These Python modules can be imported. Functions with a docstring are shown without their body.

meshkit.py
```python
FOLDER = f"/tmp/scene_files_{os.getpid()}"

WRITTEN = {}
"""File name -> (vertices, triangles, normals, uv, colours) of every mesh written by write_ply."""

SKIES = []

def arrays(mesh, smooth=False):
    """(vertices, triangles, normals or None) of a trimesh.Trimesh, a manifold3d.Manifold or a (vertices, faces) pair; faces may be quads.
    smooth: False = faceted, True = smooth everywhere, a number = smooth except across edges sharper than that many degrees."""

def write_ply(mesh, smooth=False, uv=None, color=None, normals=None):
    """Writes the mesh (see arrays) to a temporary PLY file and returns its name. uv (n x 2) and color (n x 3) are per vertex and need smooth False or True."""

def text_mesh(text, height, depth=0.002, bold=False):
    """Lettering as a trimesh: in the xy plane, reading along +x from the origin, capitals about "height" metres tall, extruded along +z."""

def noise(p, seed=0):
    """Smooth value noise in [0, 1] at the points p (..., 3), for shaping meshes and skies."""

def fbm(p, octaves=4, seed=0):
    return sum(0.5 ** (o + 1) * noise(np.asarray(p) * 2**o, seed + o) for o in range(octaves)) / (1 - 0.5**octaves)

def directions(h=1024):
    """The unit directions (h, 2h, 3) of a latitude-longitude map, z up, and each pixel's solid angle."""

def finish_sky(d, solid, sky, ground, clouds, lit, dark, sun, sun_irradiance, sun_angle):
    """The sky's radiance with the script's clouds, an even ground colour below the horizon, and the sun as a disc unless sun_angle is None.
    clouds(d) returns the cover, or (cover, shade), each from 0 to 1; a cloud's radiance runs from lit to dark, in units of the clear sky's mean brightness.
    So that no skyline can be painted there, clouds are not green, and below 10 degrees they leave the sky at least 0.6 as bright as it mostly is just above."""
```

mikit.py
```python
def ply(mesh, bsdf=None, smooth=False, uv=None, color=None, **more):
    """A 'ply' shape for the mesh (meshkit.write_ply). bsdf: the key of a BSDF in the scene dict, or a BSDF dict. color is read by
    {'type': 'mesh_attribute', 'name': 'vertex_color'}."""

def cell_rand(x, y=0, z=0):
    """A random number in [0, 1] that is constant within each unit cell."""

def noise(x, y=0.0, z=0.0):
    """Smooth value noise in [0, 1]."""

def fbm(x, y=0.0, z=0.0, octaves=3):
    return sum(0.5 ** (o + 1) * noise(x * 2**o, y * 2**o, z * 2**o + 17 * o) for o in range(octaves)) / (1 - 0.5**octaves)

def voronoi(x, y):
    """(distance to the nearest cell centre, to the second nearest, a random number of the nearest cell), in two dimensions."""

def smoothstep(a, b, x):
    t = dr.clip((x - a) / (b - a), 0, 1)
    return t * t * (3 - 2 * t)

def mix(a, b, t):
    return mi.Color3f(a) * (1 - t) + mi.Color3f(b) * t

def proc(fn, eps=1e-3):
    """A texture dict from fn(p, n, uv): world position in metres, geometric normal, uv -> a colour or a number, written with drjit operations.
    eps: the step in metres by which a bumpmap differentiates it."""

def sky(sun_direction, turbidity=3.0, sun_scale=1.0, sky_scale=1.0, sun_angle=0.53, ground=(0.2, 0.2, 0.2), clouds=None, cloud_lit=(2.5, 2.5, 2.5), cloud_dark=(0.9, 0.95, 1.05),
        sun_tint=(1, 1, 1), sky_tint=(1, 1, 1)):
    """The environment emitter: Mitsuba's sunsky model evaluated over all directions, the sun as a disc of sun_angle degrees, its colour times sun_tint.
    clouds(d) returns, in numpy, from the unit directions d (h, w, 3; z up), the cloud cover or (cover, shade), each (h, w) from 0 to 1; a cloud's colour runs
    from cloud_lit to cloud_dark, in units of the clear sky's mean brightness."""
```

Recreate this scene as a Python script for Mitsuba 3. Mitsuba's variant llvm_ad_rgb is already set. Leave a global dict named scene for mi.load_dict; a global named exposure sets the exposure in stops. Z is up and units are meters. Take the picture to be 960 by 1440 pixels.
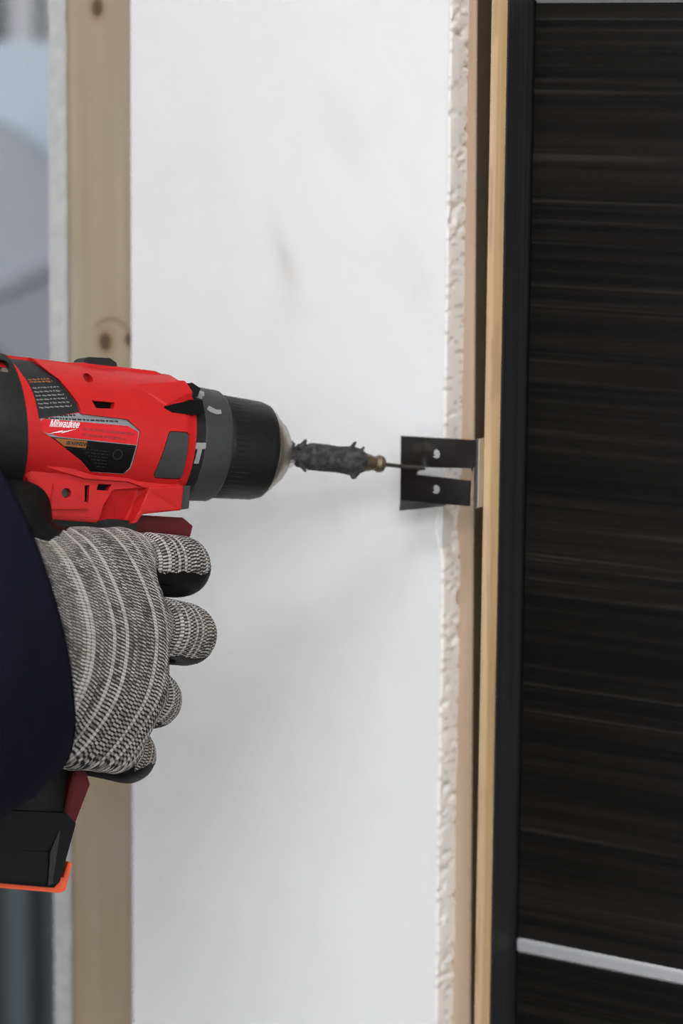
import math
import numpy as np
import trimesh
import drjit as dr
import mitsuba as mi
import mikit
import meshkit
import manifold3d as m3
from shapely.geometry import Polygon, Point, box as sbox
from shapely.geometry.polygon import orient

scene, labels = {}, {}

# ------------------------------------------------------------------ camera, lights, exposure
CAM = np.array([0.65906, -1.08727, 1.47983])
FWD = np.array([-0.538008, 0.828459, -0.155572])
CUP = np.array([-0.092485, 0.125431, 0.987782])
scene['camera'] = {
    'type': 'thinlens', 'fov': 2 * math.degrees(math.atan(480 / 4000)), 'fov_axis': 'x',
    'to_world': mi.ScalarTransform4f().look_at(origin=CAM.tolist(), target=(CAM + FWD).tolist(), up=CUP.tolist()),
    'aperture_radius': 0.0072, 'focus_distance': 1.195, 'near_clip': 0.02, 'far_clip': 50.0}
exposure = 0.57
LAMP_POWER = 8.0
ROOM_H = 3.0
#            x     y    half x half y
LAMPS = [(0.50, -1.20, 0.48, 0.28, 'smallest and nearest the mock-up wall'), (3.7, -2.2, 0.75, 0.40, 'nearest the right wall'), (2.3, -2.8, 0.90, 0.45, 'behind the camera, in front of the door'),
         (1.1, -4.1, 0.90, 0.45, 'far behind the camera'), (3.5, -4.1, 0.90, 0.45, 'in the far corner behind the camera'), (-1.6, -3.9, 0.90, 0.45, 'far behind the person'),
         (0.5, 2.6, 0.90, 0.45, 'behind the mock-up wall'), (-1.6, 3.4, 0.90, 0.45, 'behind the pale machine cabinet'), (-3.2, -0.9, 0.90, 0.45, 'left of the pale machine cabinet')]

# ------------------------------------------------------------------ helpers
def number(name):
    k, i = name, 0
    while k in scene or k in labels:
        i += 1
        k = f'{name}_{i:03d}'
    return k

def obj(name, mesh, mat, parent=None, smooth=False, label=None, cat=None, group=None, kind=None, **kw):
    key = number(f'{parent}__{name}' if parent else name)
    scene[key] = mikit.ply(mesh, mat, smooth=smooth, **kw)
    tag(key, label, cat, group, kind)
    return key

def tag(key, label=None, cat=None, group=None, kind=None):
    d = {k: v for k, v in (('label', label), ('category', cat), ('group', group), ('kind', kind)) if v}
    if d:
        labels[key] = {**labels.get(key, {}), **d}

def thing(name, label, cat, group=None, kind=None):
    key = number(name)
    tag(key, label, cat, group, kind)
    return key

def bx(x0, x1, y0, y1, z0, z1, c=0.0):
    """box, optionally with chamfered edges"""
    if not c:
        m = trimesh.creation.box((x1 - x0, y1 - y0, z1 - z0))
        m.apply_translation(((x0 + x1) / 2, (y0 + y1) / 2, (z0 + z1) / 2))
        return m
    pts = []
    for a, b, d in ((c, c, 0), (c, 0, c), (0, c, c)):
        for x in (x0 + a, x1 - a):
            for y in (y0 + b, y1 - b):
                for z in (z0 + d, z1 - d):
                    pts.append((x, y, z))
    return trimesh.convex.convex_hull(np.array(pts))

def to_tm(man):
    m = man.to_mesh()
    return trimesh.Trimesh(np.array(m.vert_properties[:, :3], float), np.array(m.tri_verts), process=False)

def moved(mesh, R, t, scale=1.0):
    v = np.asarray(mesh.vertices) * scale @ np.asarray(R).T + t
    return trimesh.Trimesh(v, mesh.faces, process=False)

def cs(pts):
    p = pts if isinstance(pts, Polygon) else Polygon(pts)
    p = orient(p.buffer(0))
    return m3.CrossSection([np.array(p.exterior.coords[:-1])] + [np.array(r.coords[:-1]) for r in p.interiors], m3.FillRule.NonZero)

def rounded(pts, r):
    p = Polygon(pts).buffer(0)
    return p.buffer(-r, quad_segs=6).buffer(r, quad_segs=6)

def ext(pts, s0, s1):
    return m3.Manifold.extrude(cs(pts), s1 - s0).translate((0, 0, s0))

def ext_soft(pts, s0, s1, c=1.5, n=4):
    """extruded outline whose two faces are rounded off in n small steps"""
    p = Polygon(pts).buffer(0) if not isinstance(pts, Polygon) else pts
    out = []
    for k in range(n + 1):
        t = k / n * math.pi / 2
        q = p.buffer(-c * (1 - math.cos(t)))
        d = c * (1 - math.sin(t))
        if not q.is_empty:
            out.append(ext(q if q.geom_type == 'Polygon' else max(q.geoms, key=lambda g: g.area), s0 + d, s1 - d))
    return m3.Manifold.batch_boolean(out, m3.OpType.Add)

def lathe(prof, n=96):
    """solid of revolution about the local x axis; prof = closed outline of (x, r)"""
    man = m3.Manifold.revolve(cs([(r, a) for a, r in prof]), n)
    return man.transform(np.array([[0, 0, 1, 0], [1, 0, 0, 0], [0, 1, 0, 0]], float))

def rod(a0, a1, r, n=96):
    return lathe([(a0, 0), (a1, 0), (a1, r), (a0, r)], n)

def chain_hull(spheres, seg=20):
    """hull of consecutive spheres ((p, r), (p, r))"""
    return m3.Manifold.batch_hull([m3.Manifold.sphere(float(r), seg).translate([float(x) for x in p]) for p, r in spheres])

def union(ms):
    return m3.Manifold.batch_boolean(list(ms), m3.OpType.Add)

# ------------------------------------------------------------------ materials
def pr(key, fn_or_rgb, rough=0.5, metallic=0.0, spec=0.5, bump=None, bscale=0.0005, **kw):
    col = mikit.proc(fn_or_rgb) if callable(fn_or_rgb) else {'type': 'rgb', 'value': list(fn_or_rgb)}
    b = {'type': 'principled', 'base_color': col, 'roughness': rough, 'metallic': metallic, 'specular': spec, **kw}
    if bump is not None:
        b = {'type': 'bumpmap', 'arbitrary': mikit.proc(bump, 3e-4), 'scale': bscale, 'bsdf': b}
    scene[key] = {'type': 'twosided', 'bsdf': b}
    return key

N, FB, SS, MX = mikit.noise, mikit.fbm, mikit.smoothstep, mikit.mix

SMUDGES = [(-0.0875, 1.3868, 0.006, 0.020, 0.34), (-0.0547, 1.4463, 0.009, 0.016, 0.13), (-0.0177, 1.3869, 0.010, 0.016, 0.14),
           (-0.0608, 1.276, 0.004, 0.012, 0.10), (-0.125, 1.42, 0.012, 0.02, 0.05), (-0.09, 1.365, 0.008, 0.008, 0.07)]
def drywall_col(p, n, uv):
    c = MX((0.70, 0.70, 0.703), (0.735, 0.734, 0.732), FB(p.x * 14, p.y * 14, p.z * 9))
    m = mi.Float(0)
    for x, z, sx, sz, k in SMUDGES:
        d = dr.square((p.x - x + 0.3 * (p.z - z)) / sx) + dr.square((p.z - z) / sz)
        m = m + k * dr.exp(-d) * (0.4 + 1.0 * FB(p.x * 160, 3.0, p.z * 90))
    m = m + 0.035 * SS(0.55, 0.8, FB(p.x * 30, 9.0, p.z * 22))
    return MX(c, (0.40, 0.37, 0.32), dr.minimum(m, 0.5))
pr('drywall_paint', drywall_col, 0.75, spec=0.25, bump=lambda p, n, uv: N(p.x * 420, p.y * 420, p.z * 420), bscale=0.00006)

def gypsum_col(p, n, uv):
    t = FB(p.x * 260, p.y * 260, p.z * 240)
    pit = SS(0.62, 0.78, N(p.x * 420 + 5, p.y * 300, p.z * 430))
    return MX(MX((0.83, 0.80, 0.775), (0.89, 0.87, 0.85), t), (0.42, 0.38, 0.35), pit * 0.5)
pr('raw_gypsum', gypsum_col, 0.9, spec=0.1)
pr('grey_gypsum', lambda p, n, uv: MX((0.40, 0.40, 0.395), (0.53, 0.53, 0.52), FB(p.x * 230, p.y * 230, p.z * 200)), 0.9, spec=0.1)
pr('grey_paper', lambda p, n, uv: MX((0.36, 0.35, 0.33), (0.43, 0.42, 0.40), FB(p.x * 60, p.y * 60, p.z * 60)), 0.9, spec=0.1)

KNOTS = [(-0.2077, 1.5058, 0.0042), (-0.2035, 1.3430, 0.0045), (-0.1886, 1.3450, 0.0030)]
def stud_col(p, n, uv):
    wob = 0.004 * (FB(p.x * 6, p.y * 6, p.z * 3.0) - 0.5)
    g = FB((p.x + wob) * 170, (p.y + wob) * 170, p.z * 5)
    c = MX((0.30, 0.235, 0.165), (0.40, 0.325, 0.24), g)
    c = MX(c, (0.33, 0.24, 0.16), 0.6 * SS(0.52, 0.75, FB(p.x * 40, p.y * 40, p.z * 3 + 4)))
    c = MX(c, (0.36, 0.33, 0.285), 0.5 * SS(0.45, 0.7, FB(p.x * 25 + 9, p.y * 25, p.z * 6)))
    for x, z, r in KNOTS:
        d = dr.sqrt(dr.square((p.x - x) / 1.0) + dr.square((p.z - z) / 1.25)) / r
        c = MX(c, (0.26, 0.17, 0.10), 0.55 * SS(1.9, 1.0, d))
        c = MX(c, (0.085, 0.050, 0.030), 0.9 * SS(1.05, 0.55, d))
    d = dr.sqrt(dr.square(p.x + 0.1997) + dr.square((p.z - 1.342) / 1.0))
    arc = SS(0.0022, 0.0006, dr.abs(d - 0.0125)) * SS(-0.001, 0.006, p.z - 1.347)
    return MX(c, (0.22, 0.14, 0.08), 0.55 * arc)
pr('pine_stud', stud_col, 0.75, spec=0.2)

def stud2_col(p, n, uv):
    g = FB(p.x * 150 + 7, p.y * 150, p.z * 6)
    c = MX((0.42, 0.30, 0.21), (0.55, 0.43, 0.33), g)
    d = dr.sqrt(dr.square((p.y - 0.0165) / 0.004) + dr.square((p.z - 1.4554) / 0.006))
    return MX(c, (0.10, 0.06, 0.04), 0.8 * SS(1.2, 0.4, d))
pr('pale_stud', stud2_col, 0.75, spec=0.2)

def jamb_col(p, n, uv):
    g = FB(p.x * 900, p.y * 200, p.z * 9)
    layer = SS(0.0315, 0.0335, p.x + 0.0008 * FB(p.z * 12, 1.0))
    c = MX(MX((0.44, 0.29, 0.165), (0.56, 0.40, 0.25), g), MX((0.33, 0.205, 0.10), (0.45, 0.30, 0.155), g), layer)
    return MX(c, (0.25, 0.15, 0.08), 0.4 * SS(0.58, 0.75, FB(p.x * 500, p.y * 90, p.z * 26)))
pr('gap_shade_wood', lambda p, n, uv: MX(MX((0.085, 0.068, 0.046), (0.125, 0.10, 0.07), FB(p.x * 150, p.y * 150, p.z * 6)), (0.02, 0.014, 0.01),
   0.8 * SS(1.2, 0.4, dr.sqrt(dr.square((p.y - 0.0165) / 0.004) + dr.square((p.z - 1.4554) / 0.006)))), 0.85, spec=0.1)  # gap shade put into the wood colour; the knot is its own
pr('jamb_wood', jamb_col, 0.7, spec=0.2)

def door_col(p, n, uv):
    a = N(p.z * 900, p.x * 5, p.y * 5)
    b = N(p.z * 380 + 11, p.x * 2.5, 2.0)
    c = N(p.z * 70 + 3, p.x * 1.2, 5.0)
    s = 0.5 * a + 0.5 * b
    col = MX((0.0035, 0.0031, 0.0028), (0.0105, 0.0094, 0.0082), SS(0.2, 0.85, s * 0.75 + c * 0.25))
    return MX(col, (0.026, 0.023, 0.020), 0.65 * SS(0.66, 0.86, s) * SS(0.35, 0.7, N(p.z * 300, p.x * 14, 8.0)))
pr('door_laminate', door_col, 0.5, spec=0.10, bump=lambda p, n, uv: N(p.z * 900, p.x * 5, p.y * 5), bscale=0.00008)
pr('jamb_lining', lambda p, n, uv: MX((0.017, 0.017, 0.0185), (0.026, 0.026, 0.028), N(p.y * 700, p.x * 700, p.z * 4)), 0.5, spec=0.15)
pr('aluminium', lambda p, n, uv: MX((0.44, 0.44, 0.455), (0.50, 0.50, 0.515), N(p.z * 2500, p.x * 3)), 0.45, 0.5)
pr('zinc', lambda p, n, uv: MX((0.20, 0.205, 0.215), (0.30, 0.305, 0.315), FB(p.x * 90, p.y * 90, p.z * 120)), 0.2, 1.0)

# drill materials
pr('red_plastic', lambda p, n, uv: MX((0.46, 0.013, 0.013), (0.52, 0.016, 0.015), FB(p.x * 300, p.y * 300, p.z * 300)), 0.4, spec=0.2)
pr('red_gloss', (0.60, 0.014, 0.020), 0.4, spec=0.2)
pr('dark_red', (0.10, 0.006, 0.008), 0.45, spec=0.2)
pr('black_rubber', lambda p, n, uv: MX((0.010, 0.010, 0.010), (0.018, 0.018, 0.017), FB(p.x * 400, p.y * 400, p.z * 400)), 0.55, spec=0.2)
pr('black_plastic', (0.004, 0.004, 0.0045), 0.35, spec=0.15)
pr('grey_plastic', lambda p, n, uv: MX((0.036, 0.037, 0.038), (0.048, 0.049, 0.050), FB(p.x * 500, p.y * 500, p.z * 500)), 0.5, spec=0.2)
pr('deep_black', (0.004, 0.004, 0.004), 0.8, spec=0.1)
pr('label_grey', (0.20, 0.205, 0.215), 0.45)
pr('label_dark', (0.018, 0.019, 0.020), 0.45, spec=0.2)
pr('label_black', (0.005, 0.005, 0.005), 0.4, spec=0.12)
pr('print_white', (0.75, 0.72, 0.72), 0.5)
pr('print_pale', (0.17, 0.165, 0.16), 0.6)
pr('print_darkred', (0.30, 0.012, 0.014), 0.6)
pr('print_orange', (0.26, 0.085, 0.014), 0.6)
pr('print_black', (0.01, 0.01, 0.01), 0.6)
pr('icon_grey', (0.24, 0.24, 0.245), 0.5)
pr('chuck_black', lambda p, n, uv: MX((0.007, 0.007, 0.007), (0.014, 0.014, 0.014), FB(p.x * 900, p.y * 900, p.z * 900)), 0.4, spec=0.2)
pr('chuck_steel', (0.42, 0.40, 0.37), 0.35, 0.9)
pr('bright_steel', (0.55, 0.55, 0.56), 0.25, 1.0)
pr('sooty_black', lambda p, n, uv: MX((0.026, 0.026, 0.026), (0.068, 0.067, 0.065), SS(0.35, 0.8, FB(p.x * 420, p.y * 420, p.z * 420))), 0.7, spec=0.3)
pr('dark_brass', lambda p, n, uv: MX((0.05, 0.04, 0.03), (0.22, 0.17, 0.11), FB(p.x * 500, p.y * 500, p.z * 500)), 0.4, 0.6)
pr('dark_steel', (0.055, 0.052, 0.045), 0.4, 0.7)
pr('orange_plastic', (0.75, 0.085, 0.02), 0.5)
pr('smoke_grey', (0.22, 0.225, 0.22), 0.3)

# clothing
def knit_light(uv):
    q, v = uv.x, uv.y
    W, H = 2.15, 1.45
    col = dr.floor(q / W)
    fq = q / W - col
    r1 = mikit.cell_rand(col, 3, 1)
    ph = v / H + 0.9 * r1 + 0.25 * fq + 0.5 * N(q * 0.1, v * 0.06, 2.0)
    row = dr.floor(ph)
    fr = ph - row
    r2 = mikit.cell_rand(col, row, 7)
    dash = SS(0.22, 0.44, fr) * SS(0.98, 0.76, fr)
    side = SS(0.0, 0.2, fq) * SS(1.0, 0.8, fq)
    marl = N(q * 0.55, v * 0.22, 4.0)
    light = dash * (0.5 + 0.5 * side) * (0.30 + 0.70 * SS(0.1, 0.6, 0.55 * r2 + 0.45 * marl)) * (0.62 + 0.5 * r1)
    band = SS(0.80, 0.90, r1)
    return dr.clip(light + band * side * (0.35 + 0.25 * r2), 0, 1)
def knit_col(p, n, uv):
    t = knit_light(uv)
    stain = SS(0.58, 0.75, FB(p.x * 45, p.y * 45, p.z * 45 + 3))
    c = MX((0.017, 0.017, 0.018), (0.50, 0.465, 0.445), t)
    return MX(c, (0.16, 0.12, 0.075), 0.16 * stain)
pr('marl_knit', knit_col, 0.9, spec=0.1, sheen=0.3)
pr('nitrile_black', lambda p, n, uv: MX((0.004, 0.0045, 0.0045), (0.010, 0.010, 0.010), FB(p.x * 600, p.y * 600, p.z * 900)), 0.5, spec=0.08)
pr('navy_cloth', lambda p, n, uv: MX((0.0065, 0.0065, 0.012), (0.0105, 0.010, 0.019), FB(p.x * 500, p.y * 500, p.z * 500)), 0.95, spec=0.08)
pr('trouser_cloth', (0.02, 0.021, 0.025), 0.95, spec=0.1)
pr('boot_leather', (0.05, 0.032, 0.02), 0.6)
pr('skin', (0.52, 0.32, 0.24), 0.55)
pr('hair_dark', lambda p, n, uv: MX((0.012, 0.009, 0.007), (0.035, 0.025, 0.018), N(p.x * 300, p.y * 300, p.z * 60)), 0.7)

# room
pr('room_wall', lambda p, n, uv: MX((0.76, 0.76, 0.76), (0.80, 0.80, 0.80), FB(p.x * 3, p.y * 3, p.z * 3)), 0.9, spec=0.1)
pr('ceiling_paint', (0.84, 0.84, 0.84), 0.9, spec=0.1)
pr('concrete_floor', lambda p, n, uv: MX((0.10, 0.098, 0.095), (0.16, 0.155, 0.15), FB(p.x * 4, p.y * 4, p.z * 4, 5)), 0.6, spec=0.3)
pr('lamp_white', (0.75, 0.75, 0.75), 0.5)
pr('pale_blue_panel', (0.62, 0.69, 0.82), 0.5)
pr('cool_grey_panel', (0.44, 0.46, 0.51), 0.5)
pr('slate_panel', (0.36, 0.37, 0.42), 0.5)
pr('dark_column', (0.10, 0.115, 0.115), 0.6)
pr('white_panel', (0.72, 0.72, 0.76), 0.7)
pr('locker_steel', (0.055, 0.065, 0.072), 0.5)
pr('locker_rib', (0.095, 0.115, 0.13), 0.5)

# ------------------------------------------------------------------ the room
obj('floor', bx(-5, 5, -5, 5, -0.1, 0), 'concrete_floor', kind='structure', label='grey concrete workshop floor under the mock-up wall')
obj('ceiling', bx(-5, 5, -5, 5, ROOM_H, ROOM_H + 0.1), 'ceiling_paint', kind='structure', label='white ceiling of the workshop')
obj('wall_back', bx(-5, 5, 5, 5.1, 0, ROOM_H), 'white_panel', kind='structure', label='pale far wall of the workshop')
obj('wall_left', bx(-5.1, -5, -5, 5, 0, ROOM_H), 'room_wall', kind='structure', label='pale side wall of the workshop')
obj('wall_right', bx(5, 5.1, -5, 5, 0, ROOM_H), 'room_wall', kind='structure', label='pale side wall beyond the door')
obj('wall_near', bx(-5, 5, -5.1, -5, 0, ROOM_H), 'room_wall', kind='structure', label='pale wall behind the camera')
for x, y, hx, hy, where in LAMPS:  # unseen panels, added and placed for their light; the first follows the drill shadow
    t = thing('unseen_ceiling_light', 'unseen white framed panel lamp put on the ceiling for its light, ' + where, 'unseen ceiling light', 'unseen panel lamps put on the ceiling for light')
    fr = trimesh.util.concatenate([bx(x - hx - .03, x - hx, y - hy - .03, y + hy + .03, ROOM_H - .05, ROOM_H), bx(x + hx, x + hx + .03, y - hy - .03, y + hy + .03, ROOM_H - .05, ROOM_H),
                                   bx(x - hx, x + hx, y - hy - .03, y - hy, ROOM_H - .05, ROOM_H), bx(x - hx, x + hx, y + hy, y + hy + .03, ROOM_H - .05, ROOM_H)])
    obj('frame', fr, 'lamp_white', t)
    v = np.array([[x - hx, y - hy, ROOM_H - .03], [x + hx, y - hy, ROOM_H - .03], [x + hx, y + hy, ROOM_H - .03], [x - hx, y + hy, ROOM_H - .03]])
    obj('diffuser', trimesh.Trimesh(v, [[0, 2, 1], [0, 3, 2]], process=False), 'lamp_white', t,
        emitter={'type': 'area', 'radiance': {'type': 'rgb', 'value': [LAMP_POWER * c for c in (0.985, 1.0, 1.01)]}})

# ------------------------------------------------------------------ mock-up wall: drywall, studs
WK = 1.0115   # the drywall stands 12.5 mm behind the front of the door jamb
WY = 0.0125
wx = lambda x: CAM[0] + (x - CAM[0]) * WK
XL, XR, TH, HW = wx(-0.1688), wx(0.0088), 0.0127, 2.40
YF, YB = WY, WY + TH
w = 'wall_front'
obj('wall_front', bx(XL, XR - 0.0018, YF, YB, 0.0, HW, 0.0006), 'drywall_paint', kind='structure', label='white drywall sheet with faint smudges beside the dark door')

def rough_strip(front, z0, z1, dz, nd, fn):
    """grid strip following fn(t across, z) -> (x, y)"""
    zs = np.arange(z0, z1 + dz / 2, dz)
    ts = np.linspace(0, 1, nd)
    tt, zz = np.meshgrid(ts, zs)
    X, Y = fn(tt, zz)
    v = np.stack([X, Y, zz], -1).reshape(-1, 3)
    i = np.arange(len(zs) - 1)[:, None] * nd + np.arange(nd - 1)[None]
    i = i.ravel()
    f = np.vstack([np.stack([i, i + 1, i + nd + 1], 1), np.stack([i, i + nd + 1, i + nd], 1)])
    return trimesh.Trimesh(v, f, process=False)

def cut_edge(tt, zz):
    # profile across the snapped edge: from the paper face at the front to the back paper
    wob = (meshkit.fbm(np.stack([zz * 28, tt * 0, zz * 0], -1), 3) - 0.5) * 0.0010
    rough = (meshkit.fbm(np.stack([zz * 420, tt * 5, zz * 0 + 3], -1), 3) - 0.5) * 0.0003 * np.clip(tt * 6, 0, 1)
    pit = np.clip(meshkit.noise(np.stack([zz * 430, tt * 3 + 7, zz * 0], -1)) - 0.72, 0, 1) * -0.007
    chip = -0.0035 * np.exp(-((zz - 1.272) / 0.010) ** 2) * (1 - 0.4 * tt)
    x = XR + wob + rough + pit * np.clip(tt * 8, 0, 1) + chip + 0.0014 * tt - 0.0008
    x = np.where(tt == 0, XR - 0.0016 + wob + chip, x)
    y = YF + np.where(tt == 0, -0.0002, TH * np.clip((tt - 0.07) / 0.93, 0, 1))
    return x, y
obj('cut_edge', rough_strip(None, 0.95, 1.65, 0.0012, 13, cut_edge), 'raw_gypsum', w, smooth=True, label='rough snapped gypsum edge of the white drywall sheet')
obj('stud', bx(wx(-0.2168), wx(-0.160), YB, YB + .089, 0, HW, 0.0003), 'pine_stud', w, label='knotty pine stud at the left edge of the white drywall')
def lean(m):
    m.vertices[:, 0] -= 0.0112 * (m.vertices[:, 2] - 1.30)   # this stud stands a little out of plumb
    return m
obj('stud', lean(bx(wx(-0.030), wx(0.0157), YB, YB + .089, 0, HW, 0.0004)), 'pale_stud', w, label='pale wooden stud in the gap between drywall and door jamb')
obj('gap_shade', lean(bx(wx(0.0157), wx(0.0159), YB + 0.0006, YB + .089, 0, HW, 0.00005)), 'gap_shade_wood', w, label='shade of the gap coloured onto the knotty side of the pale stud')  # thin sheet added on the stud side; its dark tone paints the gap shade
def end_edge(tt, zz):
    r = (meshkit.fbm(np.stack([zz * 300, tt * 4, zz * 0 + 9], -1), 3) - 0.5) * 0.0012
    pit = np.clip(meshkit.noise(np.stack([zz * 300, tt * 4 + 2, zz * 0], -1)) - 0.66, 0, 1) * 0.003
    return wx(-0.2276) + 0.0114 * tt, YB - 0.001 + r + pit * (1 - np.abs(2 * tt - 1))
obj('end_sheet', bx(wx(-0.2276), wx(-0.2170), YB + 0.0005, YB + .089, 0, HW), 'grey_paper', w, label='narrow gypsum sheet closing the end of the studs')
obj('end_sheet_edge', rough_strip(None, 0.9, 1.7, 0.0018, 9, end_edge), 'grey_gypsum', w, smooth=True, label='raw gypsum cut edge left of the pine stud')
obj('bottom_plate', bx(wx(-0.160), wx(-0.030), YB, YB + .089, 0, 0.038), 'pine_stud', w)
obj('top_plate', bx(wx(-0.160), wx(-0.030), YB, YB + .089, HW - 0.038, HW), 'pine_stud', w)

# ------------------------------------------------------------------ the door in its jamb
DX0, DX1, DZ1 = 0.0388, 0.842, 2.03
d = thing('door_1', 'dark brown horizontal-grain laminate door with slim silver strips in a wooden jamb', None, kind='structure')
obj('leaf', bx(DX0, DX1, 0.020, 0.058, 0.008, DZ1, 0.0004), 'door_laminate', d, label='dark horizontally grained door leaf')
obj('jamb', bx(0.0284, 0.0362, 0.0, 0.120, 0, DZ1 + 0.012), 'jamb_wood', d, label='raw wooden front edge of the door jamb')
obj('jamb_lining', bx(0.0362, 0.0370, 0.0003, 0.120, 0, DZ1 + 0.004), 'jamb_lining', d, label='charcoal laminate lining of the jamb')
obj('jamb', bx(DX1 + .003, DX1 + .0108, 0.0, 0.120, 0, DZ1 + 0.012), 'jamb_wood', d)
obj('jamb_head', bx(0.0362, DX1 + .003, 0.0, 0.120, DZ1 + 0.004, DZ1 + 0.012), 'jamb_wood', d)
obj('door_stop', bx(0.0370, 0.0520, 0.0585, 0.075, 0, DZ1), 'jamb_lining', d)
for z in (0.222, 0.649, 1.0755, 1.5070, 1.932):
    obj('inlay_strip', bx(DX0 - 0.0002, DX1 - 0.001, 0.0188, 0.0215, z, z + 0.0070, 0.0012), 'aluminium', d, label='slim brushed silver inlay strip across the door' if z in (1.0755, 1.5070) else None)
obj('stud', bx(DX1 + 0.020, DX1 + 0.065, YB, YB + .089, 0, HW, 0.001), 'pine_stud', w)
obj('side_sheet', bx(DX1 + 0.028, 2.2, YF, YB, 0, HW, 0.0006), 'drywall_paint', w)
obj('header', bx(wx(0.0157), DX1 + 0.020, YB, YB + .089, DZ1 + 0.03, DZ1 + 0.12), 'pine_stud', w)
obj('over_sheet', bx(XR, DX1 + 0.028, YF, YB, DZ1 + 0.03, HW), 'drywall_paint', w)

# ------------------------------------------------------------------ zinc hanger bracket
b = thing('hanger_bracket', 'slotted zinc door hanger bracket with two round holes on the drywall edge by the jamb', 'bracket')
plate = Polygon([(-12.7, 1284.6), (23.4, 1285.4), (23.6, 1296), (23.9, 1300), (25.4, 1304.5), (27.2, 1306), (27.2, 1315.4), (-12.7, 1314.2)])
slot = Polygon([(-4.2, 1297.6), (-2.0, 1300.5), (24, 1302.2), (24, 1297.2)])
plate = plate.difference(slot.buffer(0.3)).difference(Point(6.0, 1307.5).buffer(2.0)).difference(Point(6.2, 1291.4).buffer(2.0))
pm = moved(to_tm(ext(plate, 0, 1.3)), np.array([[1, 0, 0], [0, 0, 1], [0, 1, 0]]) * 0.001, (0, -0.0042, 0))
pm.invert()
obj('plate', pm, 'zinc', b, label='dark reflecting slotted zinc plate')
lip = trimesh.convex.convex_hull(np.array([(-12.6, -4.2, 1284.8), (11.5, -4.2, 1285.0), (-12.4, -5.6, 1280.2), (-12.4, -4.4, 1280.0), (-12.6, -3.1, 1284.8), (11.5, -3.1, 1285.0), (10.5, -4.6, 1284.2)]) * 0.001)
obj('lower_lip', lip, 'zinc', b)
obj('flange', bx(0.0268, 0.0282, -0.0044, 0.045, 1.2850, 1.3160, 0.0002), 'bright_steel', b, label='bright bent flange against the jamb')

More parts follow.
